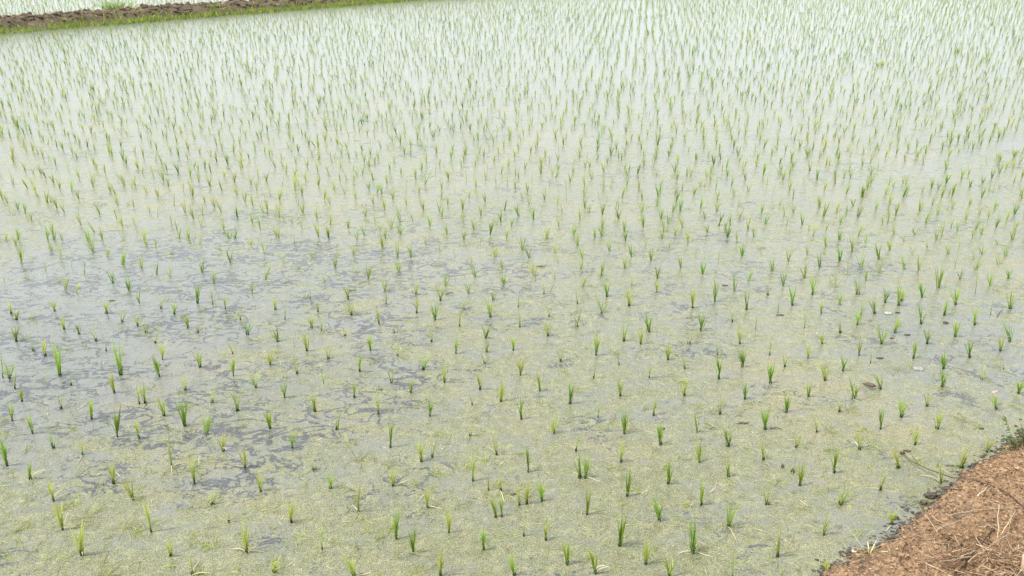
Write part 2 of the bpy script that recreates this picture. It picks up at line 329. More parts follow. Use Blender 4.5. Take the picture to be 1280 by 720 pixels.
PTS = [  # photo point of the base, photo point of the tip, kind, width; the near first
 (915,723,918,693,'t',12), (837,722,838,696,'g',11), (136,721,134,704,'d',22), (443,721,437,696,'y',12), (241,719,240,694,'p',8), (550,719,552,690,'y',9),
 (643,719,640,691,'g',9), (744,717,742,689,'g',8), (1033,717,1033,702,'y',10), (343,715,344,704,'y',12), (709,706,707.6,676,'g',8), (807,705,810,673,'y',9),
 (971,696,974,660,'p',8), (213,695,211,676,'y',10), (102.6,694,99,657,'y',8), (308,691,306,656,'y',11), (517,691,516.4,663,'G',8), (866,691,864,651,'G',12),
 (605,688,602,662,'G',8), (402,686,400,656,'t',8), (775,683,776,648,'G',10), (682,675,682.4,656,'y',7), (495,674,496,643,'G',7), (654.4,670,654.4,652,'p',5),
 (1029,668,1034,642,'p',11), (17,666,17,653,'d',16), (561.4,666,562.4,642,'y',7), (189,665,183,629,'y',6), (78.4,662,72,631,'y',7), (155,660,152,640,'d',18),
 (910.4,659,916,633,'g',10), (1114,656,1118,640,'y',9), (286,653,285.6,640,'p',6), (364,653,364,626,'y',9), (824,651,822,628,'G',9), (620,647,615,624,'g',7),
 (112,646,113,624,'d',12), (627.6,646,626.4,622,'g',5), (734,643,734.4,609,'g',7), (448,640,447,608,'p',8), (534,635,535,615,'y',9), (266,631,266,616,'p',10),
 (649,631,648.4,610,'p',7), (876,631,877,602,'g',9), (959,631,960,602,'p',10), (1050,631,1052,612,'g',14), (658,630,659,605,'y',7), (1148,629,1149,614,'d',14),
 (68,626,64,600,'y',9), (676.4,626,675,602,'g',12), (165.6,625,157,600,'y',10), (784.4,620,786,589,'G',7), (326,614,324,592,'y',8), (626,614,625,594,'p',8),
 (611,613,610,596,'t',4), (1100,613,1103,587,'p',9), (413,611,411,593,'g',10), (492,607,490,585,'y',10), (1000,607,1002.4,582,'g',7), (142.4,605,138,579,'y',7),
 (836,605,836.6,577,'G',9), (243,604,240,574,'y',8), (1175,604,1178,584,'y',8), (591,601,591,570,'y',6), (38,599,35,580,'g',6), (732,598,732,570,'g',7),
 (724.4,597,721,570,'G',8), (910,596,910.4,573,'g',7), (1042,591,1042,562,'G',7), (660,590,660.4,562,'G',5), (393,588,391,572,'p',12), (307.6,585,306,562,'y',10),
 (1122,585,1120,562,'y',12), (1202,585,1209,562,'y',12), (215,584,212,556,'p',4), (9.6,582,1.6,554.4,'G',6), (874,578,874,552,'g',9), (451,577,450,546,'d',24),
 (527,577,526,552,'y',9), (775.6,577,775,556,'y',8), (954,575,954.4,548,'p',7), (541,572,543,550,'t',6), (104,568,101,550,'p',8), (620,568,619.6,543,'p',8),
 (1234,565,1240,551,'y',10), (280,564,279,543,'y',11), (720,564,721.6,545,'t',6), (1074,562,1074,536,'p',8), (67,560,63,544,'g',8), (366,560,365,541,'g',9),
 (488,559,488,533,'G',4), (995,559,996,538,'p',12), (910,558,910,537,'G',10), (825,556,823,532,'G',9), (1143,556,1144,537,'y',9), (174,548,169,530,'y',8),
 (147,546,143,513,'G',9), (588,545,589,530,'p',8), (259,543,259,518,'g',10), (41,542,34,520,'g',6), (692,542,694,523,'y',8), (780.4,542,782.4,513,'G',8),
 (871,540,872,518,'g',8), (1021,540,1021,522,'p',7), (421,537,421,514,'p',8), (956,537,957,512,'G',8), (338,536,335,515,'g',7), (1101,536,1102,513,'G',7),
 (1171,536,1173,515,'y',9), (231,533,228,502,'G',11), (1206,528,1205,514,'d',12), (16,526,13,507,'g',6), (115,524,113.6,502,'g',6), (651,524,651,501,'G',7),
 (747,522,748,506,'t',3), (1126,521,1129,498,'g',9), (206,520,202,497,'g',10), (538,520,538,505,'G',5), (817,519,818,498,'p',6), (899,518,899,498,'p',10),
 (473,517,473,494,'p',7), (983,516,983.6,496,'G',7), (394,515,393,494,'g',8), (1049,515,1049,500,'y',7), (297,514,295,492,'g',10), (77,511,74,494,'p',7),
 (1244,511,1245,494,'g',14), (1159,508,1157.6,489,'p',10), (590,506,589.6,494,'t',4), (174,505,174,486,'y',7), (713,505,713.6,480,'G',6), (181,504,179,482,'g',7),
 (265,503,266,485,'p',10), (28,502,27.6,487,'g',6), (627,502,630,476,'y',9), (931,499,931,481,'G',6), (1067,499,1064,477,'G',12), (356,497,354,477,'G',9),
 (443,497,442,480,'g',6), (1010,496,1010.4,480,'g',7), (775.6,495,775.6,475,'g',7), (854.4,495,854.4,474,'y',8), (1273,492,1275,479,'G',8), (143,491,138,465,'y',7),
 (514.4,491,513,474,'g',8), (675,489,675.6,469,'g',7), (232,488,230,470,'y',10), (600,487,599.6,465,'y',7), (19,486,19,466,'t',4), (1100,486,1099,470,'g',11),
 (320,485,319,466,'g',9), (1178,484,1179,464,'G',10), (89,482,87,465,'t',6), (406,479,404,464,'t',7), (489,479,489,454,'p',9), (962,479,962,457,'G',9),
 (555,478,553.6,452,'y',8), (1031,476,1032,454,'y',11), (1227,475,1228,460,'p',12), (898.4,474,898.4,450,'G',7), (13,473,8,453,'g',12), (742,473,744,452,'t',5),
 (4,472,2.4,444,'t',4), (811,472,811,457,'t',7), (199,471,194,449,'G',7), (292,470,291.6,449,'g',5), (75,469,70,427,'g',9), (151,469,145,426,'g',9),
 (651,469,651.4,450,'y',8), (371,467,370,451,'p',7), (450,464,449,442,'g',9), (1054,464,1055,447,'G',6), (1125,464,1126,450,'d',12), (529,462,527,441,'g',12),
 (1254,462,1253.6,449,'p',5), (856,461,856,444,'p',12), (1179,461,1179,442,'G',6), (250,459,245,440,'g',10), (928,459,927.6,437,'G',8), (981,459,981,442,'p',8),
 (338,456,337,441,'y',10), (774,456,775.6,436,'t',5), (605,455,605,438,'p',8), (1088,454,1090,438,'t',3), (701,452,703,434,'p',9), (835,450,836,430,'g',7),
 (204,449,204,428,'y',8), (411,448,411,432,'p',9), (1010,448,1011,432,'y',6), (1142,448,1143,426,'g',6), (1211,447,1212,428,'G',8), (57,445,54,426,'y',7),
 (497,445,497,430,'p',6), (1074,445,1074,424,'g',8), (745,444,745.6,419,'g',8), (897,444,897.6,428,'t',4), (962,444,962,428,'t',4), (291,442,289,428,'t',7),
 (570,442,569,422,'g',8), (608,440,609,428,'p',6), (42,439,41,421,'t',6), (133,439,131,420,'t',5), (384,439,381,418,'y',9), (1250,439,1251,419,'y',8),
 (463,438,462,417,'g',6), (642,438,642,423,'g',6), (801,430,800.6,410,'y',6), (925,430,925,410,'y',8), (861.6,430,865,410,'p',12), (1101.6,430,1103,408,'g',10),
 (1159,430,1159.6,416,'G',7), (1027,430,1026.4,419,'g',8), (193.6,429,193,418,'p',9), (21,427,19.6,410,'G',9), (347,427,344,412,'G',9), (539,427,538.6,412,'p',10),
 (1262,427,1262,406,'G',11), (120,426,120,412,'p',11), (780,426,780,403,'g',10), (608,423,606.4,406,'G',9), (1193.6,421,1194,402,'g',7), (432,420,432.4,407,'p',9),
 (684,420,684.4,404,'y',9), (99,418,97.6,404,'G',8), (310,418,309,400,'G',10), (183,416,183,404,'p',11), (248,416,248,406,'p',5), (493,416,493,406,'p',5),
 (1119,416,1118.6,398,'g',8), (1050,416,1050,398,'p',8), (810.4,415,810.6,394,'G',10), (402,414,402,401,'p',6), (876,413,876.4,393,'G',8), (80,412,80,397,'y',8),
 (944,411,944,394,'t',4), (235,410,234,395,'g',7), (390,410,387,397,'g',7), (1005.6,410,1006.4,390,'t',4), (649.6,409,649.6,392,'g',6), (172,408,171.6,392,'p',8),
 (721.6,408,721,390,'g',8), (574,408,573.6,392,'t',5), (1072,406,1072.4,388,'g',9), (1218,406,1217.6,389,'g',9), (1151,405,1151.4,383,'G',6), (473.6,404,473,390,'y',7),
 (154,402,153,387,'p',12), (915,402,915.6,386,'p',7), (21,400,21,390,'y',7), (300,400,301,388,'p',6), (544,400,543.6,381,'G',7), (356,399,355.6,384,'t',4),
 (613,396,613,376,'g',8), (687,396,687,386,'p',8), (439.6,394,437,376,'y',10), (1179,394,1180,373,'g',10), (1076,394,1076.4,376,'p',6), (218,393,217,379,'g',7),
 (1237.6,393,1238,373,'t',4), (14,392,13,378,'y',9), (133.6,392,133,376,'y',7), (1093,392,1091.6,374,'G',9), (1026,392,1025.6,379,'y',6), (521,391,521,374,'y',9),
 (752,391,752,374,'g',11), (972,391,972.4,378,'t',4), (398,390,398.4,378,'p',6), (69,389,69,378,'y',7), (344,387,344,375,'y',7), (579,387,579,372,'p',10),
 (933,387,933.6,366,'G',6), (201,386,201,371,'p',10), (281.6,386,281.6,371,'y',5), (1263,386,1264,363,'g',10), (866,385,866,362,'y',5), (648,384,648,372,'t',4),
 (786.6,382,786.6,362,'y',8), (990.6,382,991,361,'G',7), (1122.4,382,1122.4,354,'g',7), (266,381,265.6,360,'t',4), (1049,381,1050,369,'g',8), (1195,381,1194.4,361,'g',9),
 (482.4,380,482,365,'t',4), (722,380,721.6,364,'t',5), (174,379,173,365,'G',5), (247,379,246,356,'G',6), (1105.6,378,1106.4,360,'G',9), (893.4,377,894,351,'G',6),
 (551,376,551,360,'g',9), (1127,376,1128,364,'y',6), (617,375,616,362,'g',7), (388,374,388,362,'t',6), (435,374,434,361,'g',5), (1151.6,372,1152,354,'G',7),
 (759,371,758.4,353,'G',7), (959.6,369,960,353,'p',5), (521,368,519.6,354,'y',8), (680,368,679.6,354,'p',8), (1015,368,1018,346,'g',12), (1072,368,1073,346,'g',10),
 (1219.6,368,1220,344,'t',4), (96,367,96,353,'y',8), (223,367,223.6,352,'p',7), (315,367,314.6,352,'g',6), (586,367,585,353,'G',7), (688,367,688,357,'t',5),
 (821,365,821.6,349,'y',6), (162,364,161,346,'G',6), (481,364,481,350,'g',5), (917.6,364,918,343,'G',7), (82,362,79,344,'y',8), (658,361,658,352,'p',8),
 (1172.6,360,1175,332,'G',11), (1045,359,1045,340,'p',12), (1181,359,1183,346,'t',4), (294,358,293.6,346,'t',7), (728.6,358,728.4,345,'y',7), (979,358,980,340,'G',7),
 (556,357,555.6,339,'g',10), (789.6,357,789.6,342,'p',7), (1237.6,357,1237.2,338,'g',8), (630,355,628,343,'G',6), (141.6,354,139.6,338,'G',7), (267.6,354,267.6,338,'g',6),
 (852,354,852,340,'t',4), (5,353,4.4,341,'t',4), (405.6,353,405.6,343,'p',7), (356,353,355.6,345,'p',6), (1038,352,1037.6,342,'t',4), (936,351,936,333,'g',12),
 (1083,351,1084,333,'g',9), (514.4,350,514.4,336,'t',5), (1147.6,350,1148,341,'t',4), (460.4,349,460.4,331,'g',6), (332,349,332,333,'g',9), (693,349,693,338,'p',7),
 (1200,349,1200,336,'G',7), (822,348,822,333,'G',7), (1260.6,348,1260.6,331,'G',9), (1005.6,347,1006,328,'g',8), (213,346,212.4,331,'p',7), (594,346,592,332,'G',7),
 (389,345,389,334,'t',4), (752,345,751.6,327,'G',8), (106,344,104,326,'t',6), (667,344,666.4,324,'y',11), (1059.6,344,1060,323,'t',4), (196,343,194.4,326,'G',5),
 (878,343,878,325,'G',6), (58,341,57,328,'t',4), (443,341,442,322,'p',9), (253,340,252.4,322,'G',6), (1099.6,340,1100,323,'y',12), (499,339,499,323,'g',7),
 (964.6,339,965,323,'G',8), (1148,338,1147.6,319,'g',6), (1219.6,337,1220,322,'g',12), (374,336,374,326,'p',8), (726,336,726,326,'g',5), (628,336,627,322,'y',6),
 (1129.6,336,1130,316,'g',10), (177,335,176,318,'y',7), (781,335,780.4,321,'g',6), (850.6,335,850.4,319,'g',5), (1025,335,1025,316,'G',5), (1193.4,335,1193.6,321,'t',4),
 (89,334,88,320,'t',6), (419,334,419.6,314,'g',5), (1076,334,1077,314,'g',9), (39,332,38,321,'t',5), (154,331,153,310,'g',7), (476,330,475.6,316,'t',4),
 (698,330,698,316,'t',5), (1247.4,330,1247.4,316,'y',8), (27,329,27,305,'g',8), (354,329,354,318,'p',7), (756,329,756,314,'t',4), (288,328,286.6,313,'G',6),
 (589,328,588.4,318,'p',6), (897.6,328,897.6,312,'t',5), (985,327,985.4,312,'g',7), (1049,327,1049,306,'G',7), (238,326,237,315,'t',6), (814,326,814.4,312,'G',4),
 (76,325,74,305,'p',5), (728,324,727.6,308,'g',6), (1217,324,1217,310,'p',7), (1098,324,1098.6,305,'G',8), (497,323,496,302,'g',5), (870.4,323,870.4,308,'t',5),
 (390,322,390,310,'p',7), (661,322,659,308,'G',11), (134,321,133.6,308,'y',6), (514,321,513.6,306,'g',7), (569,321,569,310,'t',4), (619,321,619,305,'y',8),
 (789,321,789,304,'G',7), (927.6,320,927.6,304,'G',6), (1257,320,1257,305,'g',9), (442,319,442,304,'g',8), (1009,319,1009,302,'g',5), (1140,319,1140,305,'p',9),
 (1185,318,1185,304,'g',7), (1226,318,1228,305,'g',8), (215,317,215,308,'p',9), (330,317,330,300,'p',10), (276,317,276,306,'p',8), (693,316,693.6,305,'y',6),
 (1065,315,1065.6,295,'g',6), (64,314,62.4,300,'g',8), (116,314,112,296,'g',9), (762,314,762.4,298,'g',6), (1159,313,1159.4,300,'p',6), (421,312,421.4,300,'t',4),
 (653,312,653,292,'g',9), (550,312,550.4,299,'p',8), (836,312,836,300,'p',5), (950,312,950.4,305,'y',9), (1112,312,1112,298,'g',6), (195,310,194,298,'p',5),
 (478,310,478.4,292,'g',7), (1032,309,1032.4,292,'g',6), (1200,309,1200.4,294,'t',6), (600,308,600,292,'t',6), (20,307,19.6,291,'g',8), (250,307,250.4,292,'p',9),
 (722,307,722,290,'g',7), (807,307,807,297,'p',6), (183,306,181,292,'y',7), (313,306,312,296,'y',7), (532,306,531.6,292,'p',6), (1247,306,1247,296,'p',6),
 (921,304,921,288,'g',4), (1082,304,1082,292,'g',5), (243,303,242,291,'t',4), (368,303,367.6,290,'p',5), (860,303,859.6,287,'y',7), (111,302,109,284,'g',9),
 (1130,302,1131,291,'p',8), (781.6,301,781.2,288,'G',5), (8,300,7,288,'y',8), (60,300,56,280,'g',8), (154,300,151,288,'p',9), (447,300,445,284,'g',6),
 (580,300,580,286,'g',6), (685,300,685,286,'p',5), (1049,300,1049.6,287,'G',6), (1170,300,1170.4,286,'g',7), (1265,300,1266,285,'g',7), (224,298,223,286,'g',6),
 (293,298,292.6,288,'p',5), (349,298,349,286,'y',5), (411,298,410,284,'G',6), (482,298,481,284,'g',5), (633,298,632.6,286,'y',5), (827,298,827,287,'g',6),
 (1215,298,1215.4,286,'g',5), (883,296,883.4,285,'t',4), (942,296,942,284,'g',6), (1098.4,296,1099,286,'t',4), (752,294,752,282,'G',6), (1143.4,294,1144,284,'G',6),
]
# ------------------------------------------------------------------ near bank
EDGE = [(1000, 735), (1018, 722), (1038, 712), (1056, 702), (1064, 690), (1088, 690), (1104, 675), (1128, 664), (1140, 650), (1162, 632), (1188, 607), (1208, 592), (1226, 578), (1250, 562), (1264, 553), (1280, 545)]
EG = [gp(*e) for e in EDGE]
U = (EG[-1] - EG[0]).normalized(); V = Vector((U.y, -U.x, 0))     # V points into the bank
EU = [((e - EG[0]).dot(U), (e - EG[0]).dot(V)) for e in EG]
UL = EU[-1][0]
def edge_v(u):
    if u <= EU[0][0]: v = EU[0][1]
    elif u >= UL: v = EU[-1][1]
    else:
        v = 0
        for (a, va), (b, vb) in zip(EU, EU[1:]):
            if a <= u <= b: v = va + (vb - va) * (u - a) / max(1e-6, b - a); break
            if b < a and b <= u <= a: v = va; break
    return v + .030 * noise.noise(Vector((u * 9, 3, 0))) + .018 * noise.noise(Vector((u * 26, 6, 0))) + .008 * noise.noise(Vector((u * 60, 9, 0)))
DENT = [gp(1212, 668, .1), gp(1238, 668, .1), gp(1208, 700, .1), gp(1228, 712, .1)]
def bank_h(u, t):
    p = Vector((u, t, 0))
    if t < 0: return max(-.14, t * .9)
    h = .030 * (1 - math.exp(-t / .018)) + .11 * (1 - math.exp(-t / .8)) + .03 * sstep(.3, 1.2, t)
    k = sstep(0, .12, t)
    h += k * (  .028 * noise.noise(p * 5) + .024 * noise.noise(p * 13) + .018 * noise.noise(p * 33)) + .011 * noise.noise(p * 80) * sstep(-.01, .03, t)
    q = EG[0] + U * u + V * (edge_v(u) + t)
    for i, d in enumerate(DENT):
        r2 = ((q.x - d.x) ** 2 + (q.y - d.y) ** 2) / (.045 ** 2)
        if r2 < 6: h -= .085 * math.exp(-r2)
    return h
def bank_pt(u, t): 
    q = EG[0] + U * u + V * (edge_v(u) + t); q.z = bank_h(u, t); return q
us = axis(-4, 12, -.15, UL + .25, .0065, 1.12)
ts = axis(-.12, 4.5, -.03, .62, .0065, 1.15)
vv = []; wet = []
for u in us:
    for t in ts:
        q = bank_pt(u, t); vv.append(tuple(q))
        wet.append(min(1, max(0, 1.1 - (q.z - .004) / .03 + 1.1 * noise.noise(Vector((u * 20, t * 20, 5))))) if t < .14 else 0)
n = len(ts)
me = bpy.data.meshes.new('mud_bank')
me.from_pydata(vv, [], [(i * n + j, i * n + j + 1, (i + 1) * n + j + 1, (i + 1) * n + j)[::-1] for i in range(len(us) - 1) for j in range(n - 1)])
me.attributes.new('wet', 'FLOAT', 'POINT').data.foreach_set('value', wet)
me.polygons.foreach_set('use_smooth', [True] * len(me.polygons))
me.materials.append(M['soil']); bank = bpy.data.objects.new('mud_bank', me); COL.objects.link(bank)
tag(bank, 'reddish brown crumbly earth bank at the corner of the paddy', 'bank', kind='structure')
def on_bank(x, y):                     # meet the sight line of a photo point with the bank surface
    z = .05
    for _ in range(8):
        q = gp(x, y, z); d = q - EG[0]; u = d.dot(U); t = d.dot(V) - edge_v(u)
        z = max(0, bank_h(u, t))
    q.z = z; return q
def bank_z(q):
    d = q - EG[0]; u = d.dot(U); return max(0, bank_h(u, d.dot(V) - edge_v(u)))

# soil crumbs and straw litter: uncountable
cr = MB()
for i in range(9000):
    u = R.uniform(-.3, UL + .35); t = abs(R.gauss(.25, .3)) + .008
    q = bank_pt(u, t); r = R.choice((.0022, .003, .004, .005, .0065, .0065, .008 if R.random() < .3 else .003, .012 if R.random() < .12 else .0035)) * R.uniform(.7, 1.2)
    cr.lump((q.x, q.y, q.z + r * .3), r, (1, R.uniform(.6, 1.1), .75), mi=1 if R.random() < .22 else 0, seed=i % 37, sub=2 if r > .007 else 1, rough=.6)
for i in range(900):
    u = R.uniform(-.3, UL + .35); t = R.gauss(.0, .022)
    q = bank_pt(u, t); r = R.uniform(.003, .009)
    cr.lump((q.x, q.y, max(q.z, -.002) + r * .15), r, (1.3, R.uniform(.7, 1.1), .6), mi=2, seed=i % 29, sub=1, rough=.7)
lt = MB()
def chip(q, L, r, ang, tilt, mi):
    d = Vector((math.cos(ang), math.sin(ang), tilt))
    a = q - d * L / 2; b = q + d * L / 2; m_ = (a + b) / 2 + Vector((R.gauss(0, L * .06), R.gauss(0, L * .06), R.uniform(0, L * .08)))
    lt.tube([a, m_, b], r, r * .7, 4, mi=mi)
heap = gp(1245, 690, .1)
for i in range(6500):
    u = R.uniform(-.3, UL + .35); t = abs(R.gauss(.28, .3)) + .015
    q = bank_pt(u, t); q.z += .003
    chip(q, R.choice((.008, .012, .02, .03)) * R.uniform(.7, 1.3), R.uniform(.0006, .0013), R.uniform(0, 6.3), R.gauss(0, .12), R.choice((0, 0, 1, 1, 1)))
for i in range(560):
    q = Vector((heap.x + R.gauss(0.03, .13), heap.y + R.gauss(-.03, .085), 0)); q.z = bank_z(q) + R.uniform(.003, .03)
    chip(q, R.uniform(.03, .12), R.uniform(.0009, .0019), R.gauss(.2, .8), R.gauss(0, .22), R.choice((0, 0, 1, 1, 1)))
tag(cr.build('soil_crumbs', [M['crumb'], M['strawbrown'], M['clod']], smooth=False), 'loose reddish soil crumbs strewn over the bank', 'soil', kind='stuff')
tag(lt.build('straw_litter', [M['strawmix'], M['strawbrown']]), 'short chopped straw littering the brown bank', 'straw', kind='stuff')

# single straws and twigs one can point at
def stick(name, pts, r0, r1, mat, label, cat, group, lift=.006, zs=None, n=6):
    P3 = []
    for i, (x, y) in enumerate(pts):
        if zs: P3.append(gp(x, y, zs[i]))
        else:
            q = on_bank(x, y); q.z += lift; P3.append(q)
    fine = []
    for a, b in zip(P3, P3[1:]):
        for k in range(3): fine.append(a.lerp(b, k / 3) + Vector((R.gauss(0, .0012), R.gauss(0, .0012), abs(R.gauss(0, .0012)))))
    fine.append(P3[-1])
    if not zs: fine = [f if f.z > bank_z(f) + r0 else Vector((f.x, f.y, bank_z(f) + r0)) for f in fine]
    mb = MB(); mb.tube(fine, r0, r1, n)
    return tag(mb.build(name, mat, org=fine[0]), label, cat, group)
SG, TG = 'straws lying on the brown bank', 'dark twigs on the bank'
tw = empty('twig', gp(1128, 567)); tag(tw, 'longest dark twig, reaching from the brown bank out over the water', 'twig', TG)
def child_tube(name, root, pts, r0, r1, mat, n=6):
    mb = MB(); mb.tube(pts, r0, r1, n); return mb.build(name, mat, root, org=tuple(root.location))
tp = [gp(1128, 567, .012), gp(1140, 577, .022), gp(1162, 587, .03), gp(1190, 597, .04)] + [on_bank(x, y) + Vector((0, 0, .012)) for x, y in ((1216, 602), (1240, 610), (1260, 620), (1278, 635), (1296, 652))]
child_tube('stem', tw, tp, .0019, .0034, M['twig'])
child_tube('side_shoot', tw, [gp(1175, 592, .034), gp(1175, 606, .03), gp(1177, 626, .035), on_bank(1182, 641) + Vector((0, 0, .004))], .0014, .0008, M['twig'])
child_tube('side_shoot', tw, [gp(1148, 580, .024), gp(1141, 571, .05), gp(1136, 563, .07)], .0013, .0006, M['twig'])
mb = MB(); mb.lump(gp(1128, 566, .01), .008, (1.6, 1, .8), seed=5, sub=2); mb.build('knot', M['twig'], tw, org=tuple(tw.location))
stick('twig', [(1133, 679), (1126, 694), (1124, 706), (1130, 712), (1138, 718)], .0018, .0012, M['twig'], 'thin crooked dark twig lying near the water edge of the bank', 'twig', TG)
stick('twig', [(1189, 706), (1189, 694), (1197, 684), (1212, 676)], .0018, .001, M['twig'], 'short dark twig bent like a hook beside the straw heap', 'twig', TG)
stick('twig', [(1242, 665), (1233, 681), (1212, 700), (1202, 718)], .0030, .0022, M['twig'], 'thick dark twig slanting down through the straw heap', 'twig', TG, lift=.02)
stick('straw', [(1220, 624), (1234, 609)], .0028, .0026, M['strawmix'], 'short thick pale straw piece below the long twig', 'straw', SG)
stick('straw', [(1184, 647), (1216, 642), (1248, 638), (1283, 636)], .0018, .0012, M['strawmix'], 'longest pale straw lying level across the bank to the photo edge', 'straw', SG, lift=.014)
stick('straw', [(1247, 674), (1247, 652), (1249, 630)], .0014, .001, M['strawmix'], 'thin pale straw standing upright above the straw heap', 'straw', SG, zs=[.09, .13, .17])
stick('straw', [(1161, 642), (1172, 653), (1188, 660)], .0021, .0016, M['strawmix'], 'pale bent straw lying alone on bare soil near the water edge', 'straw', SG)
stick('straw', [(1167, 680), (1182, 681), (1199, 685)], .0022, .0016, M['strawmix'], 'straight pale straw left of the straw heap', 'straw', SG)
stick('straw', [(1172, 710), (1212, 706), (1257, 705)], .0018, .0014, M['strawmix'], 'long pale straw lying level along the lower side of the straw heap', 'straw', SG, lift=.022)
stick('straw', [(1262, 700), (1290, 692)], .0016, .001, M['strawmix'], 'pale straw crossing the cut stalk at the photo edge', 'straw', SG, lift=.05)
stick('straw', [(1158, 716), (1158, 703)], .0013, .001, M['strawmix'], 'tiny pale straw stub standing upright by the bottom edge', 'straw', SG, zs=[.06, .085])
stick('straw', [(1190, 706), (1206, 698)], .0019, .0014, M['strawmix'], 'short pale straw slanting beside the dark hole', 'straw', SG, lift=.015)
stick('straw', [(1231, 657), (1248, 669)], .0022, .0018, M['strawmix'], 'short greyish straw slanting over the dark dent', 'straw', SG, lift=.025)
stick('straw', [(1248, 677), (1256, 664), (1266, 648)], .0014, .001, M['strawmix'], 'thin pale straw leaning right above the straw heap', 'straw', SG, lift=.035)
stick('straw', [(1214, 684), (1228, 697)], .0021, .0016, M['strawmix'], 'short pale straw slanting down in the middle of the heap', 'straw', SG, lift=.03)
stick('straw', [(1212, 616), (1222, 620), (1238, 632)], .0016, .001, M['strawbrown'], 'brown straw curving down from the long twig', 'straw', SG)
# cut stalk at the corner
ck = empty('cut_stalk', on_bank(1278, 716)); tag(ck, 'broken beige plant stalk upright among straw at the bottom right corner', 'stalk')
b0 = on_bank(1278, 720)
mb = MB(); mb.tube([b0 + Vector((0, 0, -.02)), b0 + Vector((.001, .004, .03)), b0 + Vector((-.002, .01, .07)), b0 + Vector((-.004, .014, .088))], .013, .0105, 9)
mb.build('stem', M['husk'], ck, org=tuple(ck.location))
mb = MB()
for i in range(4): mb.blade(b0 + Vector((R.gauss(0, .006), R.gauss(0, .006), .05)), (R.gauss(-.2, .5), -.5, .6), .09, .012, (0, 0, -1.4), R.random(), n=6)
mb.build('dry_sheath', M['dead'], ck, org=tuple(ck.location))

def lumpthing(name, px, py, r, sq, mat, label, cat, group=None, z=None, seed=1, bank_=False, rough=.75):
    q = on_bank(px, py) if bank_ else gp(px, py, 0 if z is None else z)
    mb = MB(); c = Vector((q.x, q.y, q.z + r * sq[2] * .35)); mb.lump(c, r, sq, seed=seed, rough=rough, sub=3, rnd=R.random())
    return tag(mb.build(name, mat, org=(q.x, q.y, q.z)), label, cat, group)
CG = 'dark mud clods in the water'
lumpthing('mud_clod', 1163, 621, .019, (1.35, .8, .8), M['clod'], 'larger of two dark wet clods at the water edge below the twig', 'clod', CG, seed=3)
lumpthing('mud_clod', 1154, 630, .015, (1.2, .9, .8), M['clod'], 'smaller round dark clod at the water edge beside the dry tuft', 'clod', CG, seed=7)
lumpthing('mud_clod', 1118, 648, .012, (1.6, .8, .7), M['clod'], 'small dark clod touching the bank behind the yellow edge seedling', 'clod', CG, seed=9)
lumpthing('mud_clod', 1186, 612, .016, (1.4, .9, .7), M['clod'], 'dark clod tucked under the long twig where it meets the bank', 'clod', CG, seed=12)
lumpthing('pebble', 1069, 689, .0105, (1.3, .9, .6), M['shell'], 'pale yellow pebble on the muddy point of the bank', 'pebble', z=.022, seed=4, rough=.15)
DEB = [(978, 584, .008, (.7, .9, 1.5), 0), (991, 590, .008, (.9, .9, 1.6), 0), (1100, 448, .010, (1.9, .8, .3), 0), (1182, 404, .013, (1.1, .9, .6), 0), (1134, 419, .010, (1.5, .7, .5), 0),
 (1115, 423, .009, (1.4, .8, .4), 0), (1122, 391, .011, (1.3, .8, .5), 0), (928, 529, .011, (2.2, .7, .3), 0), (675, 333, .012, (1.9, .6, .4), 0), (906, 357, .011, (1.7, .7, .4), 0),
 (975, 394, .011, (2.4, .6, .3), 0), (642, 618, .007, (1.3, .9, .7), 0), (828, 536, .008, (1.4, .7, .6), 0), (140, 376, .010, (1.8, .7, .4), 0), (1227, 536, .008, (1.4, .8, .5), 0), (1134, 564, .009, (1.8, .7, .5), 0)]
for i, (x, y, r, sq, lb) in enumerate(DEB):
    lumpthing('mud_clod', x, y, r, sq, M['clod'], 'small dark mud clod on the water, %d%% across and %d%% down the photo' % (round(x / 12.8), round(y / 7.2)), 'clod', CG, seed=20 + i)
# slivers
def sliver(name, a, b, r, mat, label, cat, grp=None):
    p, q = gp(*a, .006), gp(*b, .006); mb = MB(); mb.tube([p, (p + q) / 2 + Vector((0, .004, .004)), q], r, r * .6, 5)
    tag(mb.build(name, mat, org=tuple(p)), label, cat, grp)
FG = 'short sticks floating on the water'
sliver('stick', (436, 364), (445, 363), .004, M['twig'], 'short dark stick floating left of centre behind a tall yellow green seedling', 'stick', FG)
sliver('stick', (557, 368), (567, 366), .0035, M['twig'], 'short dark stick floating near the middle of the field', 'stick', FG)
sliver('stick', (963, 536), (977, 536), .0025, M['twig'], 'thin dark stick floating right of a deep green seedling', 'stick', FG)
sliver('stick', (887, 536), (896, 535), .0025, M['twig'], 'tiny dark stick floating left of the flat dark clod', 'stick', FG)
sliver('stick', (1246, 396), (1254, 386), .002, M['twig'], 'thin grey stick poking from the water near the right edge', 'stick', FG)
# pale flakes
def flake(px, py, r, label, seed, sx=1.6):
    mb = MB(); q = gp(px, py); N = 14; ring = []
    for k in range(N):
        a = 6.2832 * k / N; rr = r * (1 + .45 * noise.noise(Vector((math.cos(a) * 1.5, math.sin(a) * 1.5, seed))))
        ring.append((math.cos(a) * rr * sx, math.sin(a) * rr))
    rows = [[(q.x + x * k, q.y + y * k, z + .003 * noise.noise(Vector((x * 90, y * 90, seed)))) for x, y in ring] for k, z in ((.96, .001), (1.0, .004), (.6, .009), (.2, .007), (.02, .008))]
    mb.quadstrip(rows, [0, .2, .5, .8, 1], R.random(), closed=False)
    o = len(mb.v)
    for j in range(4):
        mb.f.append((j * N + N - 1, j * N, (j + 1) * N, (j + 1) * N + N - 1)); mb.mi.append(0)
    tag(mb.build('scum_flake', M['foam'], org=(q.x, q.y, 0)), label, 'scum', 'pale scum flakes on the water')
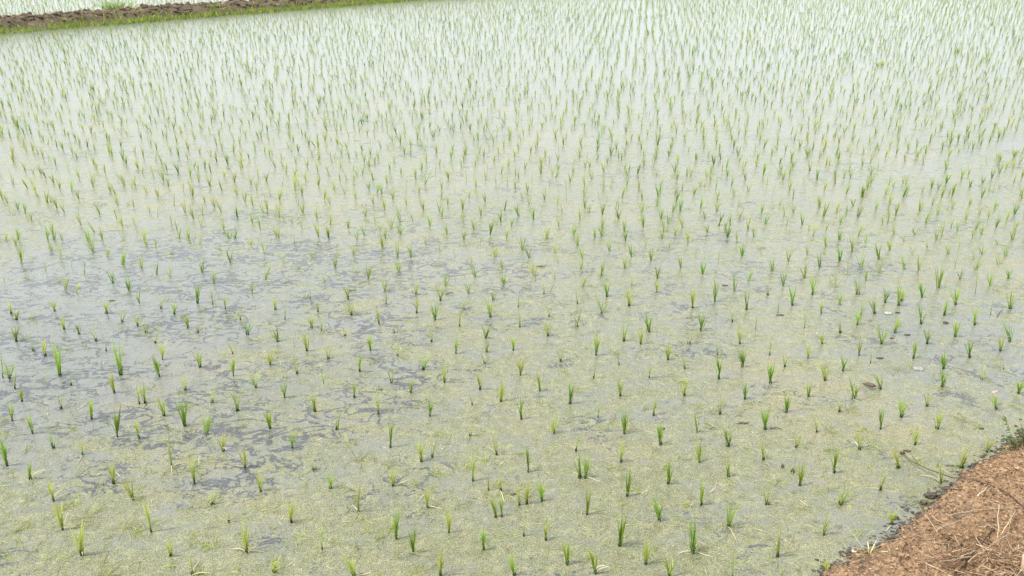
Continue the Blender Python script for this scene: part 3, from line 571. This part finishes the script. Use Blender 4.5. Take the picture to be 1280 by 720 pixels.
flake(1148, 461, .021, 'white scum flake floating between a dry tuft and two deep green seedlings', 3)
flake(1110, 392, .018, 'white scum flake floating left of two dark clods', 8)
# dead leaves
def deadleaf(pts, w, mat, label, z0, cup=.35):
    mb = MB(); rows = []; n_ = 8
    P3 = [gp(x, y, z) for (x, y), z in zip(pts, z0)]
    d = (P3[-1] - P3[0]); sd = Vector((-d.y, d.x, 0)).normalized()
    for i in range(n_ + 1):
        t = i / n_; k = t * (len(P3) - 1); j = min(int(k), len(P3) - 2); c = P3[j].lerp(P3[j + 1], k - j)
        ww = w * math.sin(math.pi * (t * .94 + .03)) ** .8
        rows.append([c + sd * (ww * s) + Vector((0, 0, abs(s) ** 1.6 * ww * cup + .002 * noise.noise(c * 60))) for s in (-1, -.5, 0, .5, 1)])
    mb.quadstrip(rows, [i / n_ for i in range(n_ + 1)], R.random())
    ob = mb.build('dead_leaf', mat, org=tuple(P3[0]))
    so = ob.modifiers.new('thick', 'SOLIDIFY'); so.thickness = .0012
    tag(ob, label, 'leaf')
    return ob
deadleaf([(1078, 480), (1084, 482), (1090, 484), (1095, 484)], .017, M['deadleaf'], 'curled brown dead leaf floating left of a green seedling', [.006, .014, .02, .012], .9)
deadleaf([(1239, 492), (1243, 490), (1248, 489)], .008, M['pinkleaf'], 'pinkish dry leaf caught on top of a seedling near the weed clump', [.075, .085, .08], .5)
# weed clump at the right edge
wb = on_bank(1279, 557)
wd = empty('weed_clump', wb); tag(wd, 'bushy dull green weed growing on the bank at the right edge', 'weed')
st, lf = MB(), MB()
for i in range(26):
    a = R.uniform(0, 6.283); d = Vector((math.cos(a) * R.uniform(.1, 1.0) , math.sin(a) * R.uniform(.1, .9), R.uniform(.25, 1.0))).normalized()
    L = R.uniform(.06, .16); p0 = wb + Vector((R.gauss(.02, .03), R.gauss(0, .025), 0)); pts = [p0]
    for k in range(5):
        d = (d + Vector((R.gauss(0, .12), R.gauss(0, .12), -.07))).normalized(); pts.append(pts[-1] + d * L / 5)
    st.tube(pts, .0014, .0007, 4)
    for k in range(16):
        t = R.uniform(.15, 1); j = min(4, int(t * 5)); c = pts[j].lerp(pts[j + 1], t * 5 - j)
        b = Vector((R.gauss(0, 1), R.gauss(0, 1), R.gauss(.3, .5)))
        lf.blade(c, b, R.uniform(.012, .026), R.uniform(.006, .011), (0, 0, -.7), R.random(), n=4, fold=.15)
st.build('stems', M['strawbrown'], wd, org=tuple(wb)); lf.build('leaves', M['weed'], wd, org=tuple(wb))
# flat grass shoots at the bank's point
gs = on_bank(1090, 692); gr = MB()
for i in range(16):
    gr.blade(gs + Vector((R.gauss(0, .012), R.gauss(0, .012), .004)), (R.uniform(-.9, 1.1), R.uniform(-.3, .9), R.uniform(.05, .5)), R.uniform(.05, .11), .0045, (0, 0, -.5), R.random(), zmin=.008, mi=R.choice((0, 0, 1)))
tag(gr.build('grass_tuft', [M['p'], M['dead']], org=tuple(gs)), 'flattened pale grass tuft on the bank by the pale pebble', 'grass')

# ------------------------------------------------------------------ far bund
B0, B1 = gp(0, 42), gp(510, 1)
BU = (B1 - B0).normalized(); BV = Vector((-BU.y, BU.x, 0))
if BV.y < 0: BV = -BV
BL = (B1 - B0).length
def bund_h(s, t):
    e = .12 * noise.noise(Vector((s * 1.3, 0, 4))); t = t + e * .5
    base = .27 * sstep(-.1, .62, t) * (1 - sstep(.85, 1.45, t)) - .05 + .02 * sstep(.2, .6, t)
    k = sstep(-.1, .3, t) * (1 - sstep(1.0, 1.5, t))
    p = Vector((s, t, 0))
    return base + k * (.07 * noise.noise(p * 2.2) + .055 * noise.noise(p * 5.5) + .03 * noise.noise(p * 13))
ss = axis(-30, BL + 45, -3, BL + 3, .05, 1.15); tt = [-.25 + .045 * i for i in range(44)]
vv = []
for s_ in ss:
    for t in tt:
        q = B0 + BU * s_ + BV * t; vv.append((q.x, q.y, bund_h(s_, t)))
n = len(tt); me = bpy.data.meshes.new('field_bund')
me.from_pydata(vv, [], [(i * n + j, (i + 1) * n + j, (i + 1) * n + j + 1, i * n + j + 1) for i in range(len(ss) - 1) for j in range(n - 1)])
me.attributes.new('wet', 'FLOAT', 'POINT').data.foreach_set('value', [0.0] * len(vv))
me.polygons.foreach_set('use_smooth', [True] * len(me.polygons))
me.materials.append(M['bund']); bo = bpy.data.objects.new('field_bund', me); COL.objects.link(bo)
tag(bo, 'low lumpy brown earth bund between the two flooded fields', 'bund', kind='structure')
gm, sm = MB(), MB()
for i in range(14000):
    s_ = R.uniform(-6, BL + 8); t = R.uniform(-.18, .40) if R.random() < .92 else R.uniform(.3, .7)
    dens = .62 + .5 * noise.noise(Vector((s_ * .8, t * 2, 7)))
    if R.random() > dens * (1.1 - .9 * max(0, t) / .36): continue
    q = B0 + BU * s_ + BV * t; q.z = max(-.01, bund_h(s_, t) - .01)
    gm.blade(q, (R.gauss(0, .35), R.gauss(-.15, .35), 1), R.uniform(.07, .20), .014, (R.gauss(0, .3), R.gauss(-.2, .3), -.3), R.random(), n=3, mi=0 if R.random() < .8 else 1)
tag(gm.build('bund_grass', [M['grass'], M['y']]), 'bright green grass along the foot of the far bund', 'grass', kind='stuff')
for i in range(2600):
    s_ = R.uniform(-6, BL + 8); t = R.uniform(.28, 1.2); q = B0 + BU * s_ + BV * t; q.z = bund_h(s_, t) + .01
    if R.random() < .55:
        d = Vector((R.gauss(0, 1), R.gauss(0, 1), R.gauss(0, .35))).normalized(); L = R.uniform(.05, .2)
        sm.tube([q - d * L, q + d * L], R.uniform(.004, .009), .003, 3, mi=R.choice((0, 1, 1)))
    else: sm.lump(q, R.uniform(.02, .065), (1.2, 1, .8), mi=2, seed=i % 41, rough=.6)
tag(sm.build('bund_litter', [M['strawmix'], M['strawbrown'], M['bund']], smooth=False), 'dry straw and soil lumps heaped along the far bund', 'straw', kind='stuff')
def tuft(px, py, z, nn, hgt, spread, mat, label, thin=.008):
    q = gp(px, py, z); mb = MB()
    for i in range(nn):
        mb.blade(q + Vector((max(-1.6, min(1.6, R.gauss(0, 1))) * spread * .8, R.gauss(0, spread * .45), 0)), (R.gauss(0, .55), R.gauss(0, .35), 1), hgt * R.uniform(.5, 1), thin, (R.gauss(0, .4), R.gauss(0, .4), -.35), R.random(), n=4)
    tag(mb.build('grass_tuft', mat, org=tuple(q)), label, 'grass')
tuft(146, 15, .10, 130, .42, .22, M['grass'], 'broad green grass tuft on the back of the far bund', .014)
tuft(165, 14, .14, 8, .42, .03, M['t'], 'tall thin grass stalks just right of the broad tuft on the far bund', .014)
tuft(1101, 82, 0, 22, .14, .045, M['y'], 'wider of two green weed tufts far out in the field at right', .010)
tuft(1196, 65, 0, 18, .14, .035, M['g'], 'smaller weed tuft far out near the top right', .010)

# ------------------------------------------------------------------ rice seedlings
NB = {'G': (8, 11), 'g': (7, 10), 'y': (7, 10), 'p': (5, 8), 't': (2, 3), 'd': (9, 14)}
def grow(lv, stm, base, lean, h, wid, cls, rich=1, nseg=5, dead=None):
    """one hill of rice: tillers from a tight base, blades fanning to width wid, tips reaching h"""
    lo, hi = NB[cls]; nb = R.randint(lo, hi) + (1 if wid > .045 and cls != 't' else 0)
    if rich < 1: nb = max(2, int(nb * rich))
    bw = {'G': .0062, 'g': .0057, 'y': .0057, 'p': .0048, 't': .0048, 'd': .0042}[cls]
    k = max(.8, h / .12) ** .5
    br = wid * .17
    tint = R.random()
    for i in range(nb):
        a = R.uniform(0, 6.283)
        if cls == 'd' and R.random() < .7 or cls == 'p' and R.random() < .15:      # fallen blades lie on the water
            L = R.uniform(.05, .11); d = Vector((math.cos(a), math.sin(a), R.uniform(.05, .45)))
            lv.blade(base + Vector((math.cos(a) * .006, math.sin(a) * .006, .004)), d, L, bw * .8, (R.gauss(0, .4), R.gauss(0, .4), -1.0), R.random(), n=nseg, zmin=.0035); continue
        ox, oy = math.cos(a) * br * R.random(), math.sin(a) * br * R.random()
        tall = h * (1 if i == 0 else R.uniform(.6, 1.0))
        sx = lean * tall / h + R.uniform(-.5, .5) * wid * 1.15; sy = R.uniform(-.4, .4) * wid
        d = Vector((sx, sy, tall)); L = d.length * 1.03
        bx = Vector((R.gauss(0, .07), R.gauss(0, .07), 0)) + Vector((sx - lean * tall / h, sy, 0)) * (.35 / max(.05, tall))
        d2 = (d.normalized() - bx * .4)
        lv.blade(base + Vector((ox, oy, .012 if stm else 0)), d2, L, bw * k * R.uniform(.8, 1.2), bx, min(1, max(0, tint * .5 + R.random() * .5)), n=nseg)
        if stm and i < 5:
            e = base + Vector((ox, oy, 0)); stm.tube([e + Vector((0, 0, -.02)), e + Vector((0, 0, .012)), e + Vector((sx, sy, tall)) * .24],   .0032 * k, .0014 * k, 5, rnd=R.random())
    if dead is not None:
        for i in range(dead[1]):
            dead[0].blade(base + Vector((R.gauss(0, .004), R.gauss(0, .004), .005)), (R.gauss(.3, .7), R.gauss(0, .6), R.uniform(.2, 1.0)), R.uniform(.06, .11), .0045, (R.gauss(0, .3), 0, -1.5), R.random(), n=6, zmin=.004)
CLASS = {'G': 'deep green', 'g': 'mid green', 'y': 'yellow green', 'p': 'pale faded', 't': 'thin wispy', 'd': 'withered straw coloured'}
HAND = {  # nearest transcribed point -> what singles it out
 (864, 691): 'green rice seedling with white dead blades curling at both sides of its base',
 (915, 723): 'few bladed rice seedling with one long bent blade at the bottom edge',
 (1033, 717): 'yellow rice seedling hard against the muddy point of the bank at the bottom edge',
 (1114, 656): 'yellow rice seedling rooted where water meets bank above the grass tuft',
 (1148, 629): 'dry spreading rice tuft just left of the two edge clods',
 (1175, 604): 'yellow rice seedling half hidden behind the long dark twig',
 (1202, 585): 'leaning yellow rice seedling in water between twig and weed clump',
 (1234, 565): 'rice seedling leaning right in the water nearest the weed clump',
 (1100, 486): 'green rice seedling right beside the curled brown dead leaf',
 (1244, 511): 'rice seedling with a pinkish dry leaf caught on its top',
 (825, 556): 'bushy deep green rice seedling with a dark clod at its top right',
 (724, 597): 'left and greener of the tight pair of seedlings below the centre right',
 (732, 598): 'right and thinner of the tight pair of seedlings below the centre right',
 (898, 474): 'narrow deep green rice seedling just left of a whitish scum flake',
 (1125, 464): 'dry straw coloured rice tuft just left of a white scum flake',
}
SEEN = set()
def uniq(look, fx, fy):                       # whole per cents; a half where two would read alike
    for a_, b_ in ((round(fx), round(fy)), (round(fx * 2) / 2, round(fy)), (round(fx), round(fy * 2) / 2), (round(fx * 2) / 2, round(fy * 2) / 2), (round(fx, 1), round(fy, 1))):
        s = '%s, %g%% across and %g%% down the photo' % (look, a_, b_)
        if s not in SEEN: break
    SEEN.add(s); return s
def label_for(x, y, tx, ty, cls, h, wpx):
    for (a, b), s in HAND.items():
        if abs(a - x) < 1.6 and abs(b - y) < 1.6: return s
    ln = tx - x
    lean = 'leaning left' if ln < -3.2 else 'leaning right' if ln > 3.2 else 'upright'
    size = 'tall' if h > .165 else 'short' if h < .085 else ''
    full = 'bushy' if wpx >= 10 and cls not in 'td' else 'narrow' if wpx <= 6 and cls not in 'td' else ''
    look = ' '.join(w_ for w_ in (full or size, CLASS[cls]) if w_)
    what = 'rice tuft lying partly flat' if cls == 'd' else 'rice seedling ' + lean
    return uniq('%s %s' % (look, what), x / 12.8, y / 7.2)
stuff = MB(); MI = {c: i for i, c in enumerate('Ggyptd')}
class Sub:                                   # lets grow() write into the shared mesh with a material index
    def __init__(s, mb, mi): s.mb = mb; s.mi = mi
    def blade(s, *a, **k): k['mi'] = s.mi; s.mb.blade(*a, **k)
count = 0
GRP = 'rice seedlings planted in the flooded field'
for (x, y, tx, ty, cls, wpx) in PTS:
    b = gp(x, y); d = ray(tx, ty); k = b.y / d.y; tip = CP + d * k      # tip in the upright plane through the base
    h = min(.25, max(.05, tip.z * 1.08 + .004)); lean = max(-.09, min(.09, tip.x - b.x))
    ppm = F / (b - CP).dot(FW); wid = min(.30, 1.4 * wpx / ppm)
    if count < 300:
        count += 1
        o = empty('rice_seedling', (b.x, b.y, 0)); tag(o, label_for(x, y, tx, ty, cls, h, wpx), 'seedling', GRP)
        lv, stm = MB(), MB()
        dm = None; nd_ = 0
        if (abs(x - 866) < 1.6 and y > 685): nd_ = 4
        elif y > 560 and cls in 'gyp' and R.random() < .45: nd_ = R.randint(1, 3)
        if nd_: dm = MB()
        grow(lv, stm if cls != 'd' else None, Vector((b.x, b.y, 0)), lean, h, wid, cls, 1, 5, (dm, nd_) if dm else None)
        org = (b.x, b.y, 0)
        lv.build('leaves', M[cls], o, org=org)
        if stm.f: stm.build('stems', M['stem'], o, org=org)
        if dm: tag(dm.build('dead_blades', M['dead'], o, org=org), 'whitish dead blades')
    else:
        grow(Sub(stuff, MI[cls]), None, Vector((b.x, b.y, 0)), lean, h, wid, cls, .9, 3)
# beyond the transcribed hills: the same planting grid carried on to the far bund and the next field
import cmath
K1 = Vector((.74, .76)) * (6.2832 / (.113 * H)); K2 = Vector((-.80, 1.0)) * (6.2832 / (.113 * H))
det = K1.x * K2.y - K1.y * K2.x
A1 = Vector((K2.y, -K2.x)) * (6.2832 / det); A2 = Vector((-K1.y, K1.x)) * (6.2832 / det)
near = [gp(p[0], p[1]) for p in PTS]
ph1 = cmath.phase(sum(cmath.exp(1j * (K1.x * g.x + K1.y * g.y)) for g in near)); ph2 = cmath.phase(sum(cmath.exp(1j * (K2.x * g.x + K2.y * g.y)) for g in near))
O = A1 * (ph1 / 6.2832) + A2 * (ph2 / 6.2832)
TRK = (gp(1290, 172), gp(1120, 224))
nfar = 0
for i in range(-260, 261):
    for j in range(-260, 261):
        q = O + A1 * i + A2 * j
        if q.y < 1.0 or q.y > 44 or abs(q.x) > 3.0 + q.y * .86: continue
        x0, y0 = proj((q.x, q.y, 0))
        inside = -25 < x0 < 1300
        if y0 > 300 and inside: continue
        if not inside and (q.y < 2.2 or abs(q.x) > 1.5 + q.y * .74): continue
        if y0 > 300 and x0 > 1270: 
            dd = Vector((q.x, q.y, 0)) - EG[0]
            if dd.dot(V) > edge_v(dd.dot(U)) - .12: continue
        q = q + Vector((R.gauss(0, .025), R.gauss(0, .025)))
        q3 = Vector((q.x, q.y, 0))
        sd = (q3 - B0).dot(BV)
        if -.15 < sd < 1.6: continue
        ab = TRK[1] - TRK[0]; t_ = (q3 - TRK[0]).dot(ab) / ab.length_squared
        if 0 < t_ < 1.05 and ((q3 - TRK[0]) - ab * t_).length < .11: continue
        if R.random() < .03: continue
        gn = noise.noise(Vector((q.x * .35, q.y * .35, 2))) + .5 * noise.noise(Vector((q.x, q.y, 8)))
        cls = R.choices('Ggypt', (max(.4, 1.6 + 1.5 * gn), 4.2, max(.5, 2.6 - 1.5 * gn), 1.0, 1.0))[0] if gn > -.7 else R.choice('gyp')
        h = max(.055, R.gauss(.116 - .016 * sstep(8, 15, q.y), .014)); 
        far = q.y > 9
        grow(Sub(stuff, MI[cls]), None, q3, R.gauss(0, .010), h, R.uniform(.035, .065), cls, .8 if far else .95, 2 if far else 3)
        nfar += 1
        if R.random() < (.34 if far else .26) + .25 * max(0, gn):       # gap fillers planted between the hills
            q4 = q3 + Vector((R.gauss(0, .09), R.gauss(0, .09), 0))
            grow(Sub(stuff, MI[cls]), None, q4, R.gauss(0, .01), h * R.uniform(.7, 1.05), R.uniform(.035, .08), cls, .62, 2)
print('far hills', nfar, 'stuff verts', len(stuff.v))
tag(stuff.build('distant_rice', [M[c] for c in 'Ggyptd']), 'the many small rice seedlings filling the farther flooded field', 'rice', kind='stuff')

# floating flecks of straw, blades and scum on the near water
fl = MB()
for i in range(30000):
    yp = 250 + 480 * R.random() ** .75; xp = R.uniform(-30, 1310); q = gp(xp, yp)
    dd = q - EG[0]
    if dd.dot(V) > edge_v(dd.dot(U)) - .01: continue
    nn_ = noise.noise(Vector((q.x * 2.2, q.y * 2.2, 1))) + .5 * noise.noise(Vector((q.x * 7, q.y * 7, 3)))
    if nn_ < R.uniform(-.9, .35): continue
    L = R.choice((.005, .006, .008, .010, .014, .02, .03, .045)) * R.uniform(.7, 1.3); a = R.uniform(0, 6.283)
    w_ = min(L * .5, R.uniform(.0014, .0032))
    d = Vector((math.cos(a), math.sin(a), R.gauss(0, .04)))
    q.z = R.uniform(.0025, .006)
    fl.blade(q, d, L, w_, (R.gauss(0, .4), R.gauss(0, .4), 0), R.random(), n=2, mi=R.choices((0, 1, 2, 3, 4), (5, 4, 3, .9, 2))[0], zmin=.0022, fold=.12)
for i in range(520):                        # small loose shoots and drowned blades
    yp = 250 + 480 * R.random() ** .8; q = gp(R.uniform(-30, 1310), yp)
    dd = q - EG[0]
    if dd.dot(V) > edge_v(dd.dot(U)) - .03: continue
    mi = R.choice((0, 1, 1, 4, 4))
    for k in range(R.randint(2, 7)):
        a = R.uniform(0, 6.283)
        fl.blade(q + Vector((R.gauss(0, .012), R.gauss(0, .012), .003)), (math.cos(a), math.sin(a), R.choice((.05, .2, .8, 2.5))), R.uniform(.018, .06), R.uniform(.003, .005), (R.gauss(0, .4), R.gauss(0, .4), -.5), R.random(), n=3, mi=mi, zmin=.003)
tag(fl.build('floating_litter', [M['d'], M['p'], M['dead'], M['strawbrown'], M['y']]), 'tiny flecks of straw and leaf floating on the scummy water', 'litter', kind='stuff')

# ------------------------------------------------------------------ light
EL, AZ = math.radians(60), math.radians(255)      # azimuth clockwise from +Y: high on the left, a little behind
wd_ = bpy.data.worlds.new("World"); S.world = wd_; wd_.use_nodes = True
nt = wd_.node_tree; nt.nodes.clear()
sky = nt.nodes.new("ShaderNodeTexSky"); sky.sky_type = 'NISHITA'; sky.sun_disc = False
sky.sun_elevation = EL; sky.sun_rotation = AZ; sky.air_density = 1.0; sky.dust_density = 6.0; sky.ozone_density = 1.0; sky.altitude = 50
bg = nt.nodes.new("ShaderNodeBackground"); bg.inputs[1].default_value = .13
wo = nt.nodes.new("ShaderNodeOutputWorld")
# thin high cloud: pulls the clear sky towards white
tc = nt.nodes.new("ShaderNodeTexCoord")
cl = tex(nt, tc.outputs['Generated'], 2.2, 5, .6, .4, (1, 1, 2.5))
cf = mth(nt, 'MULTIPLY_ADD', ramp(nt, cl, [(.3, 0), (.7, 1)]), .35); cf.node.inputs[2].default_value = .6
sx = nt.nodes.new("ShaderNodeSeparateXYZ"); nt.links.new(tc.outputs['Generated'], sx.inputs[0])
hz = ramp(nt, sx.outputs[2], [(.0, (8.6, 9.2, 9.1)), (.14, (9.6, 10.4, 10.5)), (.33, (13.4, 14.4, 14.9)), (.60, (10.5, 11.0, 11.4)), (1.0, (8.0, 8.8, 9.6))])
for n_ in [n_ for n_ in nt.nodes if n_.bl_idname == 'ShaderNodeValToRGB' and n_.outputs[0] == hz]:      # a ramp clips at 1: scale after it
    for e in n_.color_ramp.elements: e.color = tuple(c / 20 for c in e.color[:3]) + (1,)
hz = mix(nt, 1.0, hz, (20, 20, 20), 'MULTIPLY')
nt.links.new(mix(nt, cf, sky.outputs[0], hz), bg.inputs[0]); nt.links.new(bg.outputs[0], wo.inputs[0])
sl = bpy.data.lights.new("sun", 'SUN'); sl.energy = 3.2; sl.angle = math.radians(1.0); sl.color = (1, .96, .89)
so = bpy.data.objects.new("sun", sl); COL.objects.link(so)
sd_ = Vector((math.sin(AZ) * math.cos(EL), math.cos(AZ) * math.cos(EL), math.sin(EL)))
so.rotation_euler = (-sd_).to_track_quat('-Z', 'Y').to_euler(); so.location = (0, 0, 20)
vs_ = S.view_settings; vs_.view_transform = 'Standard'; vs_.look = 'None'; vs_.gamma = 1; vs_.use_curve_mapping = False
vs_.exposure = .62
